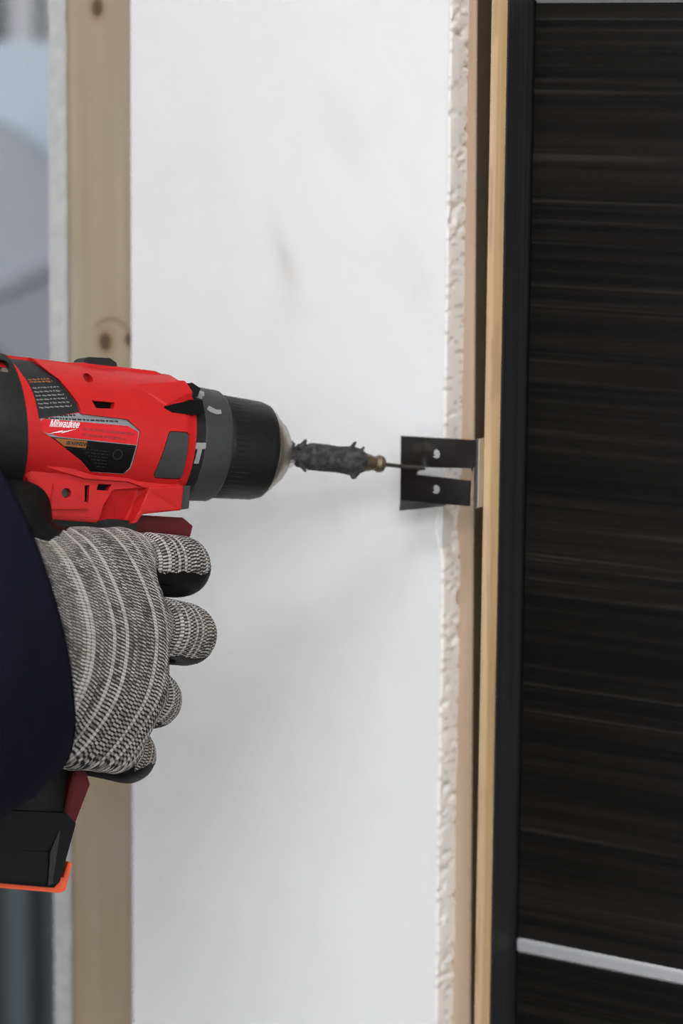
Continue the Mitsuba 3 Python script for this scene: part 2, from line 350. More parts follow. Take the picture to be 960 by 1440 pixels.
# ------------------------------------------------------------------ drill: local frame in mm (x along the bit, y up the handle, z to the person's right)
TIP = np.array([0.0, -0.0042, 1.3003])
AX = np.array([0.53674919, 0.83113815, -0.14529168])
UX = np.array([-0.04494185, 0.20011759, 0.97874061])
SX = np.array([0.84254408, -0.51880855, 0.14476585])
R3 = np.stack([AX, UX, SX], 1)
def W(p):
    return TIP + R3 @ np.asarray(p, float) * 0.001
def dm(mesh):
    m = to_tm(mesh) if hasattr(mesh, 'to_mesh') else mesh
    return moved(m, R3 * 0.001, TIP)
def dobj(name, man, mat, parent, smooth=32, **kw):
    return obj(name, dm(man), mat, parent, smooth=smooth, **kw)

dr_ = thing('cordless_drill', 'red and black cordless hammer drill held in the gloved hand', 'drill')
BODY = [(-212, 0), (-122, 0), (-122, 26.6), (-126, 27.2), (-196, 27.2), (-212, 26.2)]
core = lathe(BODY)
slab = lambda pts, r0, r1, z0=2: ext(pts, z0, 60) ^ (rod(-230, -100, r1) - rod(-231, -99, r0))
up_label = rounded([(-203.5, 29.5), (-201.6, 25), (-199.3, 20.4), (-197.1, 16.3), (-195.3, 11.7), (-193.9, 6.1), (-193.0, 1.9), (-175.2, 6.6), (-176.3, 9.8), (-179.4, 14.0), (-183.5, 19.4), (-187.0, 22.0), (-189.8, 25.0), (-191.5, 29.5)], 0.4)
low_label = rounded([(-192.8, 1.9), (-175.0, 6.4), (-174.6, 5.8), (-154.3, 5.6), (-148.1, 1.3), (-149.2, -14.6), (-151.5, -17.2), (-166.6, -17.7), (-171.8, -13.7), (-191.2, -3.0)], 0.8)
shell = lathe([(-203.5, 0), (-124, 0), (-124, 26.8), (-128, 28.6), (-201, 28.8), (-203.5, 28.2)])
win = lambda p: ext(p, 1, 60) - rod(-231, -99, 27.2)
shell = shell - win(up_label.buffer(0.3)) - win(low_label)
# lower body: gear case and top of the handle
lower = [(-196, -8), (-194.5, -21), (-186.5, -30), (-182.6, -38.9), (-157.4, -38.4), (-143.1, -37.3), (-140.3, -33), (-126, -30.3), (-124.2, -18), (-124, -8)]
lo = ext_soft(rounded(lower, 1.2), -21, 21, 3, 5)
lo = lo - m3.Manifold.batch_hull([m3.Manifold.sphere(1.2, 10).translate(p) for p in [(-155, -25, 20.0), (-141, -22.5, 18), (-145.5, -33, 15.5), (-148, -40, 14), (-160, -40, 18.5), (-158, -31, 20.5), (-150, -30, 40), (-140, -25, 40), (-158, -40, 40)]])
boss = ext_soft(rounded([(-182.0, -23.5), (-170.8, -23.3), (-169.6, -30.8), (-166.3, -31.7), (-166.1, -33.3), (-183.2, -34.8)], 0.8), 10, 23, 0.9)
ridge = ext(rounded([(-186, -17.5), (-168.6, -20.6), (-150, -20), (-142, -22), (-142, -20.3), (-150, -18.6), (-166, -18.8), (-184, -15)], 0.3), 5, 23.2)
# clamp lugs round the front of the shell
def wedge(pts, r_in, r_out, z0, z1):
    return ext(pts, z0, z1) ^ rod(-230, -90, r_out)
lug = m3.Manifold.batch_hull([m3.Manifold.sphere(1.0, 12).translate(p) for p in
      [(-149, 20.5, 19), (-146, 22.8, 15), (-126.5, 24.4, 18), (-124.4, 20.5, 21), (-124.4, 17.6, 21), (-136.5, 13.8, 25.2), (-140.5, 16.2, 23.4), (-126, 15, 12), (-146, 15, 12)]])
lug_b = m3.Manifold.batch_hull([m3.Manifold.sphere(1.0, 12).translate(p) for p in
      [(-139, -22.2, 21.0), (-125.2, -20.2, 22.0), (-124.6, -29.0, 20), (-142.5, -32.0, 17.0), (-126, -22, 8), (-144, -24, 8)]])
top_hood = m3.Manifold.batch_hull([m3.Manifold.sphere(2.0, 16).translate(p) for p in
      [(-183, 25.4, 6), (-183, 25.4, -6), (-168, 27.0, 7), (-168, 27.0, -7), (-136, 27.0, 7), (-136, 27.0, -7), (-127, 24.6, 6), (-127, 24.6, -6), (-182, 15, 10), (-128, 15, 10)]])
vent1 = [(-170.0, 12.0), (-159.9, 12.2), (-160.3, 9.4), (-168.2, 8.9)]
vent2 = [(-162.2, -22.1), (-156.2, -21.9), (-157.6, -24.7), (-162.6, -24.8)]
vent3 = [(-168.1, -23.3), (-166.0, -23.1), (-165.9, -30.5), (-167.5, -30.1)]
body = union([core, shell, lo, boss, ridge, lug, lug_b, lug.mirror((0, 0, 1)), top_hood])
hole = rod(-3, 3, 2.0, 24).transform(np.array([[0, 0, 1, -169.8], [0, 1, 0, 21.9], [-1, 0, 0, 0]], float))
screw = lambda r, z0, z1: m3.Manifold.cylinder(z1 - z0, r, r, 24).translate((-176.6, -27.4, z0))
body = body - ext(vent1, 22.5, 50) - ext(vent2, 17.5, 50) - ext(vent3, 19, 50) - m3.Manifold.cylinder(40, 2.1, 2.1, 24).translate((-169.8, 21.7, 12)) - screw(2.1, 18.5, 40)
panel_pts = rounded([(-135.1, 2.4), (-126.3, 2.7), (-125.9, -16.6), (-138.8, -17.2)], 1.6)
body = body - slab(panel_pts.buffer(0.35), 27.0, 40)
dobj('motor_housing', body, 'red_plastic', dr_, label='red moulded motor housing')
for v_, z in ((vent1, 22.7), (vent2, 17.7), (vent3, 19.2)):
    dobj('vent_slot', ext(Polygon(v_).buffer(-0.15), z - 0.8, z), 'deep_black', dr_, smooth=False)
dobj('screw', screw(2.0, 18.5, 19.8) - ext([(-178, -27.8), (-175.2, -27.8), (-175.2, -27.0), (-178, -27.0)], 19.4, 22), 'dark_steel', dr_)
# rear rubber band and cap
dobj('rear_band', (lathe([(-214, 20), (-197.6, 20), (-197.2, 27.2), (-198.2, 29.3), (-206, 29.4), (-211, 28.6), (-214, 26.5)]) - ext([(-206, 22), (-200.5, 22), (-200.5, 25), (-206, 26)], 8, 40)).transform(np.array([[1, -0.17, 0, 0], [0, 1, 0, 0], [0, 0, 1, 0]], float)), 'black_rubber', dr_, label='black rubber band round the rear of the motor')
dobj('rear_cap', lathe([(-222, 0), (-211, 0), (-211, 26), (-214, 26), (-219, 20)]).transform(np.array([[1, -0.17, 0, 0], [0, 1, 0, 0], [0, 0, 1, 0]], float)), 'red_plastic', dr_)
dobj('rear_screw', m3.Manifold.cylinder(3.5, 1.7, 1.7, 20).translate((-207.4, 20.0, 18.0)), 'dark_brass', dr_)
dobj('collision_foot', ext_soft(rounded([(-213, -17), (-197.2, -18), (-195.5, -22), (-189, -31), (-186.5, -38), (-200, -38), (-213, -30)], 1), -15, 15, 2), 'black_rubber', dr_)
dobj('mode_button', ext_soft(rounded([(-168.4, 26.5), (-167.6, 30.6), (-165.8, 31.6), (-156.4, 32.2), (-153.4, 30.6), (-152.0, 26.5)], 1), -8, 8, 1.5), 'black_rubber', dr_, label='black rubber button on top of the housing')
# labels
dobj('upper_label', slab(up_label, 26.6, 27.5), 'label_dark', dr_, label='dark warning label on the upper flank')
dobj('lower_label', slab(low_label.buffer(-0.1), 26.6, 27.45), 'label_grey', dr_, label='grey edged rating label on the flank')
red_zone = Polygon([(-192.2, 0.6), (-190.8, 2.1), (-153.6, 2.9), (-148.7, 0.9), (-148.9, -4.6), (-183.2, -4.6), (-191.3, -3.0)])
black_zone = Polygon([(-187.8, -5.0), (-149.1, -4.9), (-149.9, -14.4), (-151.8, -16.9), (-166.6, -17.4), (-173.0, -13.7)])
dobj('red_field', slab(red_zone, 27.0, 27.62), 'red_gloss', dr_)
dobj('black_field', slab(black_zone, 27.0, 27.62), 'label_black', dr_)
dobj('warning_box', slab([(-185.6, -5.3), (-170.9, -5.2), (-170.9, -8.2), (-180.6, -8.2)], 27.2, 27.75), 'print_orange', dr_)
def bend(mesh, a0, u0, r, slope=0.0, shear=0.0):
    v = np.array(mesh.vertices)
    a = a0 + v[:, 0] + shear * v[:, 1]
    u = u0 + v[:, 1] + slope * v[:, 0]
    s = np.sqrt(np.maximum(r * r - u * u, 1)) + v[:, 2]
    return trimesh.Trimesh(np.stack([a, u, s], 1), mesh.faces, process=False)
logo = meshkit.text_mesh('Milwaukee', 3.0, 0.35, bold=True)
k = 12.6 / np.ptp(logo.vertices[:, 0])
logo.vertices[:, 0] *= k
bolt = to_tm(ext([(0.2, -3.2), (6.6, -1.2), (6.1, -1.9), (12.2, -0.5), (6.2, -2.7), (6.7, -2.0)], 0, 0.35))
obj('brand_mark', dm(bend(trimesh.util.concatenate([logo, bolt]), -188.2, -0.9, 27.6, 0.06, 0.25)), 'print_white', dr_, label='white slanted script mark on the red field')
obj('warning_text', dm(bend(meshkit.text_mesh('WARNING', 1.5, 0.2, bold=True), -180.0, -7.5, 27.75, 0.02)), 'print_black', dr_)
rng = np.random.default_rng(4)
def print_lines(rows, r, h=0.55):
    """unreadably fine print: short dashes of ink in rows"""
    ms = []
    for a0, a1, u, sl in rows:
        a = a0
        while a < a1:
            L = min(rng.uniform(0.5, 2.2), a1 - a)
            ms.append(bend(trimesh.creation.box((L, h, 0.3)).apply_translation((L / 2, 0, 0)), a, u + sl * (a - a0), r))
            a += L + rng.uniform(0.25, 0.6)
    return trimesh.util.concatenate(ms)
obj('fine_print', dm(print_lines([(-193.0 - .45 * i, -178.6 - 1.0 * i, 6.6 + 1.6 * i, 0.16) for i in range(6)], 27.5)), 'print_pale', dr_)
obj('fine_print', dm(print_lines([(-196.3, -186.0, 17.0, 0.16), (-196.8, -187.0, 18.0, 0.16)], 27.5)), 'print_orange', dr_)
obj('fine_print', dm(print_lines([(-191.0, -177.0, 3.4, 0.12), (-190.6, -158.0, 2.55, 0.055)], 27.45, 0.7)), 'print_black', dr_)
obj('fine_print', dm(print_lines([(-173.4, -150.6, -0.3, 0.0), (-173.4, -154.0, -2.7, 0.0)], 27.62, 1.05)), 'print_darkred', dr_)
obj('fine_print', dm(print_lines([(-172.5 + i * 1.6, -160.5, -8.6 - 1.3 * i, 0.0) for i in range(6)], 27.62, 0.5)), 'label_dark', dr_)
obj('approval_mark', dm(bend(to_tm(ext(Point(0, 0).buffer(2.2).difference(Point(0, 0).buffer(1.7)), 0, 0.25)), -156.6, -9.4, 27.62)), 'label_dark', dr_)
dobj('side_panel', slab(panel_pts, 26.0, 28.3) + m3.Manifold(), 'grey_plastic', dr_, label='dark grey inset panel behind the clutch ring')
dobj('lug_shade', slab(rounded([(-138.4, 12.6), (-124.0, 17.2), (-119.4, 17.6), (-119.4, 11.6), (-124.6, 10.6), (-134, 10.8)], 0.5), 24.0, 29.0), 'deep_black', dr_, smooth=False)  # black slab painted in as the shade beneath the clamp lug
dobj('lug_pad', ext_soft([(-124.6, 18.2), (-120.2, 19), (-119.0, 22.8), (-123.2, 24.8)], 8, 20, 0.8), 'black_plastic', dr_)
dobj('lug_pad', ext_soft([(-124.3, -19.1), (-119.7, -19.0), (-119.5, -28.7), (-124, -29.8)], 6, 19, 0.8), 'grey_plastic', dr_)
dobj('lamp_window', m3.Manifold.batch_hull([m3.Manifold.sphere(1.2, 12).translate(p) for p in [(-119.5, 22.4, 12), (-113, 20.5, 11), (-108.5, 17.6, 12), (-119.5, 19, 15), (-110, 15.5, 16.2)]]), 'smoke_grey', dr_, label='translucent grey window above the clutch ring')
# clutch collar and chuck
dobj('collar_base', lathe([(-124.5, 0), (-116, 0), (-116, 24.6), (-124.5, 25.4)]), 'black_rubber', dr_)
dobj('clutch_ring', lathe([(-117.0, 10), (-103.5, 10), (-103.5, 23.2), (-105, 24.2), (-116.4, 25.0), (-117.0, 24.6)]), 'grey_plastic', dr_, label='dark grey clutch ring with pale symbols')
ham = Polygon([(-122.2, -0.9), (-116.9, -0.5), (-116.9, -3.2), (-118.4, -3.3), (-118.9, -9.6), (-121.0, -9.7), (-120.5, -3.5), (-122.2, -3.7)])
obj('hammer_symbol', dm(to_tm(ext(ham, 5, 60) ^ (rod(-126, -110, 25.45) - rod(-127, -109, 24.5)))), 'icon_grey', dr_)
dri = Polygon([(-116, 14.2), (-114.6, 15.8), (-111.4, 14.4), (-109.4, 14.6), (-109.3, 12.9), (-111.4, 12.3), (-113.2, 12.6), (-114.6, 13.0)])
obj('drill_symbol', dm(to_tm(ext(dri, 5, 60) ^ (rod(-126, -100, 25.15) - rod(-127, -99, 24.0)))), 'icon_grey', dr_)
prof = [(-104, 8), (-80.5, 8), (-79.6, 19.2), (-80.6, 20.6), (-84, 21.6), (-101.5, 22.6), (-104, 22.0)]
sleeve_m = lathe(prof, 96)
grooves = [rod(-102, -86.5, 0.32, 6).translate((0, 22.45 * math.cos(t), 22.45 * math.sin(t))) for t in np.arange(0, 2 * math.pi, math.radians(6))]
dobj('chuck_sleeve', sleeve_m - union(grooves), 'chuck_black', dr_, smooth=25, label='black ribbed keyless chuck sleeve')
dobj('chuck_nose', lathe([(-80.2, 5), (-70.6, 5), (-70.2, 10.4), (-72.2, 13.2), (-74.2, 14.6), (-75.0, 15.6), (-77.2, 16.9), (-77.6, 18.2), (-79.2, 19.0), (-80.2, 19.0)]), 'chuck_steel', dr_, label='worn steel ring at the chuck nose')
for i in range(3):
    t = math.radians(20 + 120 * i)
    jaw = m3.Manifold.batch_hull([m3.Manifold.sphere(0.5, 8).translate((a, r * math.cos(t + o), r * math.sin(t + o))) for a, r in ((-71.5, 8.8), (-66.2, 5.6), (-66.2, 4.3), (-71.5, 3.6)) for o in (-.28, .28)])
    dobj('chuck_jaw', jaw, 'bright_steel', dr_)
# trigger, handle, battery
dobj('trigger', ext_soft(rounded([(-141, -33.2), (-117.2, -32.4), (-112.4, -35.6), (-113.2, -40.6), (-120, -40.4), (-132, -40.4), (-142, -41)], 0.8), -8, 8, 1.5), 'dark_red', dr_, label='dark red trigger under the housing')
dobj('handle_collar', ext_soft(rounded([(-184, -36.5), (-142, -36), (-141, -45), (-184, -46)], 1), -18, 18, 2.5), 'black_rubber', dr_)
secs = [(-190, -146, -42, 16), (-189, -151, -70, 16), (-195, -155, -110, 15.5), (-199, -158, -150, 16), (-208, -155, -166, 19)]
def sec_pts(a0, a1, u, hw, n=28):
    t = np.linspace(0, 2 * math.pi, n, endpoint=False)
    ca, sa = np.cos(t), np.sin(t)
    e = 0.75
    return [((a0 + a1) / 2 + (a1 - a0) / 2 * np.sign(c) * abs(c) ** e, u, hw * np.sign(s) * abs(s) ** e) for c, s in zip(ca, sa)]
handle = union([m3.Manifold.hull_points(np.array(sec_pts(*secs[i]) + sec_pts(*secs[i + 1]))) for i in range(4)])
dobj('handle', handle, 'black_rubber', dr_, label='black rubber pistol grip')
dobj('handle_trim', ext_soft(rounded([(-160, -140), (-154.8, -143), (-152.6, -148), (-158.2, -166), (-164, -166)], 0.8), -17.0, 17.0, 2), 'dark_red', dr_, label='dark red trim at the foot of the grip')
pack = m3.Manifold.hull_points(np.array([(a, u, s) for (a, u, s0) in [(-245, -160, 27), (-165, -160, 24), (-160.5, -164, 24), (-166.5, -188, 27), (-168.5, -190.8, 26), (-245, -187, 28)] for s in (-s0, s0)]))
pack = pack - ext([(-185, -176), (-172, -176.2), (-172, -175.4), (-185, -175.2)], 25, 40)
dobj('battery_pack', pack, 'black_plastic', dr_, label='black battery pack below the grip')
bevel = m3.Manifold.hull_points(np.array([(-168.0, -167, 25.2), (-162.4, -170, 22.5), (-166.2, -187.8, 25.4), (-172.0, -189.9, 28.3), (-172.0, -176, 27.6), (-166, -170, 16), (-168, -188, 16)]))
dobj('corner_highlight', bevel, 'grey_plastic', dr_)  # grey bevel: the highlight on the black pack edge is put into its colour
dobj('base_bumper', ext_soft(rounded([(-248, -184), (-163, -187), (-161.4, -180), (-159.6, -181), (-161.6, -192.2), (-164, -193.4), (-248, -189.4)], 0.6), -22, 22, 1), 'orange_plastic', dr_, label='orange red bumper under the battery pack')

# ------------------------------------------------------------------ driver bit in the chuck
db = thing('driver_bit', 'thin steel driver bit in a sooty black holder between chuck and bracket', 'drill bit')
hp = [(-67.5, 0), (-30.5, 0), (-30.5, 4.6), (-33.5, 6.0), (-36.5, 6.5), (-39, 6.2), (-44, 5.9), (-50, 6.1), (-57, 6.0), (-58.2, 5.2), (-60, 5.6), (-62.5, 5.2), (-64, 3.7), (-67.5, 3.6)]
hm = to_tm(lathe(hp, 40).refine_to_length(0.9))
v = np.array(hm.vertices)
amp = (meshkit.fbm(v * 0.28 + 40, 3) - 0.5) * 0.35 * np.clip((v[:, 0] + 66) / 4, 0, 1)[:]
rad = np.hypot(v[:, 1], v[:, 2])
hm.vertices[:, 1:] *= (1 + amp / np.maximum(rad, 2))[:, None]
obj('holder', dm(hm), 'sooty_black', db, smooth=50, label='scuffed black bit holder')
for p, q, r in [((-39, 4, 2), (-36.5, 8.0, 2.2), 0.9), ((-34, 3.4, 2), (-32.2, 6.2, 2.2), 0.8), ((-35.5, -4, 2), (-35.8, -6.6, 2), 2.0), ((-63, 3, 3), (-61, 6.4, 3), 1.0), ((-63, -3, 3), (-60, -6.6, 3), 0.9)]:
    dobj('burr', chain_hull([(p, r * 1.5), (q, r * 0.8)], 10), 'sooty_black', db, smooth=True)
dobj('reducer', lathe([(-31, 0), (-24.6, 0), (-24.6, 2.7), (-27, 3.6), (-31, 4.4)], 32), 'dark_brass', db)
dobj('stop_ring', lathe([(-25.4, 0), (-20.2, 0), (-20.2, 2.2), (-21.2, 3.6), (-23.2, 4.0), (-24.6, 3.3), (-25.4, 2.4)], 32), 'dark_brass', db, label='worn brassy ring on the bit')
dobj('shank', lathe([(-21, 0), (-1.6, 0), (0.2, 0.5), (0.2, 0.01), (0.2, 0.5), (-2, 1.05), (-7, 1.05), (-8, 0.85), (-21, 0.95)], 24), 'dark_steel', db)

# ------------------------------------------------------------------ person: glove, sleeve and the rest of the figure
pe = number('person')

def skel(bones, seg, length, iters):
    m = to_tm(union([chain_hull(x, seg) for x in bones]).refine_to_length(length))
    m.merge_vertices()
    if iters:
        trimesh.smoothing.filter_taubin(m, 0.5, -0.53, iters)
    return m

J = dict(iM=(-155.0, -54.3, 32), mM=(-146.5, -79.5, 35), rM=(-143.5, -106.5, 33), pM=(-149.6, -128.5, 27),
         iP=(-118.0, -53.4, 11), mP=(-113.6, -82.4, 13), rP=(-125.2, -111.1, 10), pP=(-133.0, -135.4, 7),
         iD=(-124, -56, -10), mD=(-124, -84, -10), rD=(-131, -112, -10), pD=(-139, -136, -10),
         iT=(-141, -57, -22), mT=(-143, -85, -23), rT=(-149, -113, -23), pT=(-155, -136, -21),
         wr=(-209, -71, 47), wu=(-203, -119, 46), mc=(-205, -95, 50), web=(-177, -52, 28), thC=(-204, -58, 36), thM=(-197.5, -37.5, 27), thI=(-200, -37, -24), thT=(-181, -38, -36))
RAD = dict(iM=15, mM=15.5, rM=15, pM=14, iP=13.4, mP=13.6, rP=12.8, pP=12.4, iD=12, mD=12.2, rD=11.6, pD=11, iT=10.5, mT=10.8, rT=10.4, pT=9.8,
           wr=21, wu=20, mc=22, web=11, thC=19, thM=13.8, thI=12.5, thT=10.5)
S_ = lambda k, s=1.0: (J[k], RAD[k] * s)
palm = [[S_('wr'), S_('mc'), S_('iM')], [S_('wr'), S_('mc'), S_('iM'), S_('mM')], [S_('mc'), S_('mM'), S_('rM'), S_('wu')], [S_('wu'), S_('mc'), S_('rM'), S_('pM')],
        [S_('wr'), S_('wu'), S_('mc')], [S_('wr', .8), S_('iM', .9), S_('web')], [S_('wr'), S_('thC')], [S_('thC'), S_('web', .9), S_('iM', .7)]]
# forearm stub inside the cuff
palm.append([S_('wr', .95), S_('wu', .95), ((-236, -97, 78), 26)])
fingers = {f: [[S_(f + 'M', .92), S_(f + 'P')], [S_(f + 'P'), S_(f + 'D')], [S_(f + 'D'), S_(f + 'T')]] for f in 'imrp'}
thumb = [[S_('thC'), S_('thM')], [S_('thM'), S_('thI')], [S_('thI'), S_('thT')]]
hand = skel(palm + sum(fingers.values(), []) + thumb, 24, 1.3, 16)
hv = np.array(hand.vertices)
# soft folds of the knitted cloth along the back of the hand
hn = np.array(hand.vertex_normals)
qq = hv[:, 0] + (hv[:, 1] + 92) ** 2 / 112.0
fold = 0.55 * np.sin(qq / 3.4 + 2.2 * meshkit.noise(hv * 0.035)) * np.clip((hv[:, 2] - 15) / 20, 0, 1) * np.clip((-150 - hv[:, 0]) / 20, 0, 1)
for f in 'imrp':
    A_, B_ = np.array(J[f + 'M'], float), np.array(J[f + 'P'], float)
    tt_ = (hv - A_) @ ((B_ - A_) / np.linalg.norm(B_ - A_))
    dd_ = np.linalg.norm(hv - A_ - np.outer(tt_, (B_ - A_) / np.linalg.norm(B_ - A_)), axis=1)
    fold -= 2.3 * np.exp(-((tt_ - 13.5) / 3.2) ** 2) * (dd_ < 19) * np.clip((hv[:, 2] - 4) / 10, 0, 1)
fold += 0.8 * (meshkit.fbm(hv * 0.09, 3) - 0.5)
hand.vertices = hv + hn * fold[:, None]
hv = np.array(hand.vertices)
hn = np.array(hand.vertex_normals)
# nearest bone gives each vertex its course (along the finger) and wale (round it), and whether the rubber dip covers it
def seg_dist(p, a, b):
    a, b = np.array(a, float), np.array(b, float)
    ab = b - a
    t = np.clip((p - a) @ ab / (ab @ ab), 0, 1)
    return np.linalg.norm(p - (a + t[:, None] * ab), axis=1), t * np.linalg.norm(ab)
q = hv[:, 0] + (hv[:, 1] + 92) ** 2 / 112.0
vv = hv[:, 1] * 1.0 - 0.55 * hv[:, 2]
score = -hn[:, 2] - 0.15
best = np.full(len(hv), 1e9)
for a, bb in (('wr', 'iM'), ('mc', 'mM'), ('mc', 'rM'), ('wu', 'pM'), ('wr', 'wu')):
    dd, _ = seg_dist(hv, J[a], J[bb])
    best = np.minimum(best, dd - min(RAD[a], RAD[bb]))
THR = dict(i=-0.28, m=0.30, r=0.50, p=-0.05)
for f in 'imrp':
    off, q0 = 0.0, J[f + 'M'][0] + (J[f + 'M'][1] + 92) ** 2 / 112.0
    for a, bb in (('M', 'P'), ('P', 'D'), ('D', 'T')):
        A_, B_ = np.array(J[f + a], float), np.array(J[f + bb], float)
        dd, along = seg_dist(hv, A_, B_)
        dd = dd - 0.5 * (RAD[f + a] + RAD[f + bb])
        on = (dd < best) & ((a != 'M') | (along > 9))
        best = np.where(on, dd, best)
        ax = (B_ - A_) / np.linalg.norm(B_ - A_)
        e1 = np.cross(ax, [0, 1, 0]); e1 /= np.linalg.norm(e1)
        e2 = np.cross(ax, e1)
        rel = hv - A_
        ang = np.arctan2(rel @ e2, rel @ e1)
        q = np.where(on, q0 + off + rel @ ax, q)
        vv = np.where(on, ang * 12.5, vv)
        sc = -0.55 * hn[:, 2] - 0.85 * hn[:, 1] - THR[f]
        if a == 'M':
            score = np.where(on, sc, score)
        else:
            inner = np.array([-1, -0.25, 0.0]) if a == 'P' else np.array([-0.3, -0.1, 1.0])
            score = np.where(on, np.maximum(hn @ inner - 0.15, sc - 0.05), score)
        off += np.linalg.norm(B_ - A_)
for a, bb in (('thC', 'thM'), ('thM', 'thI'), ('thI', 'thT')):
    dd, along = seg_dist(hv, J[a], J[bb])
    dd = dd - 0.5 * (RAD[a] + RAD[bb])
    on = (dd < best) & ((a != 'thC') | (along > 6))
    best = np.where(on, dd, best)
    score = np.where(on, 1.0, score)
wav = 0.06 * (meshkit.noise(hv * 0.4) - 0.5)
coat = (score + wav)[hand.faces].mean(1) > 0
def submesh(mask, lift=0.0):
    f = np.asarray(hand.faces)[mask]
    ids, inv = np.unique(f.ravel(), return_inverse=True)
    m = trimesh.Trimesh((hv + hn * lift)[ids], inv.reshape(-1, 3), process=False)
    return m, np.stack([q, vv], 1)[ids]
mk, uvk = submesh(~coat)
mcoat, _ = submesh(coat, 0.15)
gl = obj('glove', moved(mk, R3 * 0.001, TIP), 'marl_knit', pe, smooth=True, uv=uvk, label='black and white marl knit work glove gripping the drill')
obj('rubber_dip', moved(mcoat, R3 * 0.001, TIP), 'nitrile_black', gl, smooth=True, label='black rubber dip on palm, thumb and finger undersides')

# figure: feet on the floor behind the drill, right arm forward
hd = np.array([0.543, 0.840, 0.0])
rt = np.array([0.840, -0.543, 0.0])
up = np.array([0, 0, 1.0])
base = np.array([-0.44, -0.62, 0.0])
B = lambda f, r, z: base + hd * f + rt * r + up * z
wrist, cuffc = W((-222, -96, 66)), W((-222, -73, 75))
elbow = np.array([-0.115, -0.475, 1.175])
shR, shL = B(0.0, 0.19, 1.42), B(0.02, -0.19, 1.42)
elL, wrL = B(-0.02, -0.27, 1.14), B(0.10, -0.26, 0.92)
hipR, hipL = B(-0.02, 0.10, 0.92), B(-0.02, -0.10, 0.92)
knR, knL = B(0.02, 0.13, 0.50), B(0.10, -0.13, 0.50)
anR, anL = B(-0.06, 0.14, 0.09), B(0.06, -0.14, 0.09)
neck, head = B(0.03, 0.0, 1.50), B(0.09, 0.02, 1.635)
mm = lambda m: m
def sk(bones, length, iters, seg=20):
    m = skel([[(np.asarray(p) * 1000, r * 1000) for p, r in b_] for b_ in bones], seg, length * 1000, iters)
    return moved(m, np.eye(3) * 0.001, np.zeros(3))
# body: one continuous surface under the clothing, with a face
h0 = head
face = [[(neck - up * .06, .055), (neck + up * .05, .052)], [(h0 + up * .03, .085), (h0 - hd * .03 + up * .03, .09)], [(h0 + hd * .015, .072), (h0 + hd * .035 - up * .075, .042), (h0 + up * .02, .08)],
        [(h0 + hd * .095 + up * .005, .008), (h0 + hd * .110 - up * .022, .012)], [(h0 + rt * .082, .012), (h0 + rt * .086 - hd * .008 + up * .022, .012)], [(h0 - rt * .082, .012), (h0 - rt * .086 - hd * .008 + up * .022, .012)],
        [(h0 + hd * .080 - rt * .018 - up * .052, .008), (h0 + hd * .080 + rt * .018 - up * .052, .008)], [(h0 + hd * .084 - rt * .035 + up * .028, .010), (h0 + hd * .084 + rt * .035 + up * .028, .010)],
        [(neck - up * .06, .055), (shR - up * .03, .04)], [(neck - up * .06, .055), (shL - up * .03, .04)], [(neck - up * .06, .07), (B(0, 0, 1.2), .10)],
        [(shR, .04), (elbow, .036)], [(elbow, .036), (elbow + (wrist - elbow) * .8, .026)], [(shL, .04), (elL, .036)], [(elL, .036), (wrL, .027)]]
obj('person', sk(face, 0.007, 6), 'skin', smooth=True, label='person in a dark navy jacket and marl knit glove holding a red drill at left', cat='person')
for s in (-1, 1):
    obj('eye', moved(trimesh.creation.icosphere(2, 0.011), np.eye(3), h0 + hd * .083 + rt * .031 * s + up * .010), 'print_white', pe, smooth=True)
    obj('iris', moved(trimesh.creation.icosphere(2, 0.0055), np.eye(3), h0 + hd * .0895 + rt * .031 * s + up * .010), 'hair_dark', pe, smooth=True)
obj('hair', sk([[(h0 - hd * .035 + up * .045, .092), (h0 + hd * .012 + up * .062, .078)], [(h0 - hd * .045 - up * .02, .072), (h0 - hd * .03 + up * .04, .09)]], 0.01, 4), 'hair_dark', pe, smooth=True)
jacket = [[(shR, .082), (shL, .082), (B(0.0, 0.0, 1.30), .12)], [(B(0.02, .07, 1.30), .11), (B(0.02, -.07, 1.30), .11), (B(-.01, .075, .95), .115), (B(-.01, -.075, .95), .115)],
          [(shR, .080), (elbow, .068)], [(shL, .080), (elL, .066)], [(elL, .066), (wrL, .052)], [(neck - up * .05, .075), (neck + up * .005, .068)], [(neck - up * .05, .075), (shR, .06)], [(neck - up * .05, .075), (shL, .06)]]
jm = sk(jacket, 0.012, 6)
jk = obj('jacket', jm, 'navy_cloth', pe, smooth=True, label='dark navy work jacket')
# right sleeve: loose tube of cloth from elbow to cuff, open at the wrist
fa = cuffc - elbow
L_ = np.linalg.norm(fa); fa = fa / L_
e1 = np.cross(fa, up); e1 /= np.linalg.norm(e1); e2 = np.cross(e1, fa)
e1, e2 = e1 * math.cos(.2) - e2 * math.sin(.2), e2 * math.cos(.2) + e1 * math.sin(.2)
nu, nt = 90, 96
ring, prof2 = [], [(t, r) for t, r in zip(np.linspace(-0.02, 1.0, nu), np.interp(np.linspace(-0.02, 1.0, nu), [-.02, .3, .7, .93, .985, 1.0], [.066, .072, .074, .074, .073, .072]))]
prof2 += [(0.99, .068), (0.96, .066), (0.90, .064)]
th_ = np.linspace(0, 2 * math.pi, nt, endpoint=False)
vs = []
for t, r in prof2:
    c = elbow + fa * L_ * t
    crease = 0.0045 * (meshkit.fbm(np.stack([np.cos(th_) * 1.6 + 5, np.sin(th_) * 1.6 + 5, np.full(nt, t * 9)], -1), 3) - 0.5) * 2 * (1 if t < .95 else .4)
    rr = (r + crease)
    vs.append(c + np.outer(rr * np.cos(th_) * 0.62, e1) + np.outer(rr * np.sin(th_) * 1.2, e2))
vs = np.array(vs).reshape(-1, 3)
n_ = len(prof2)
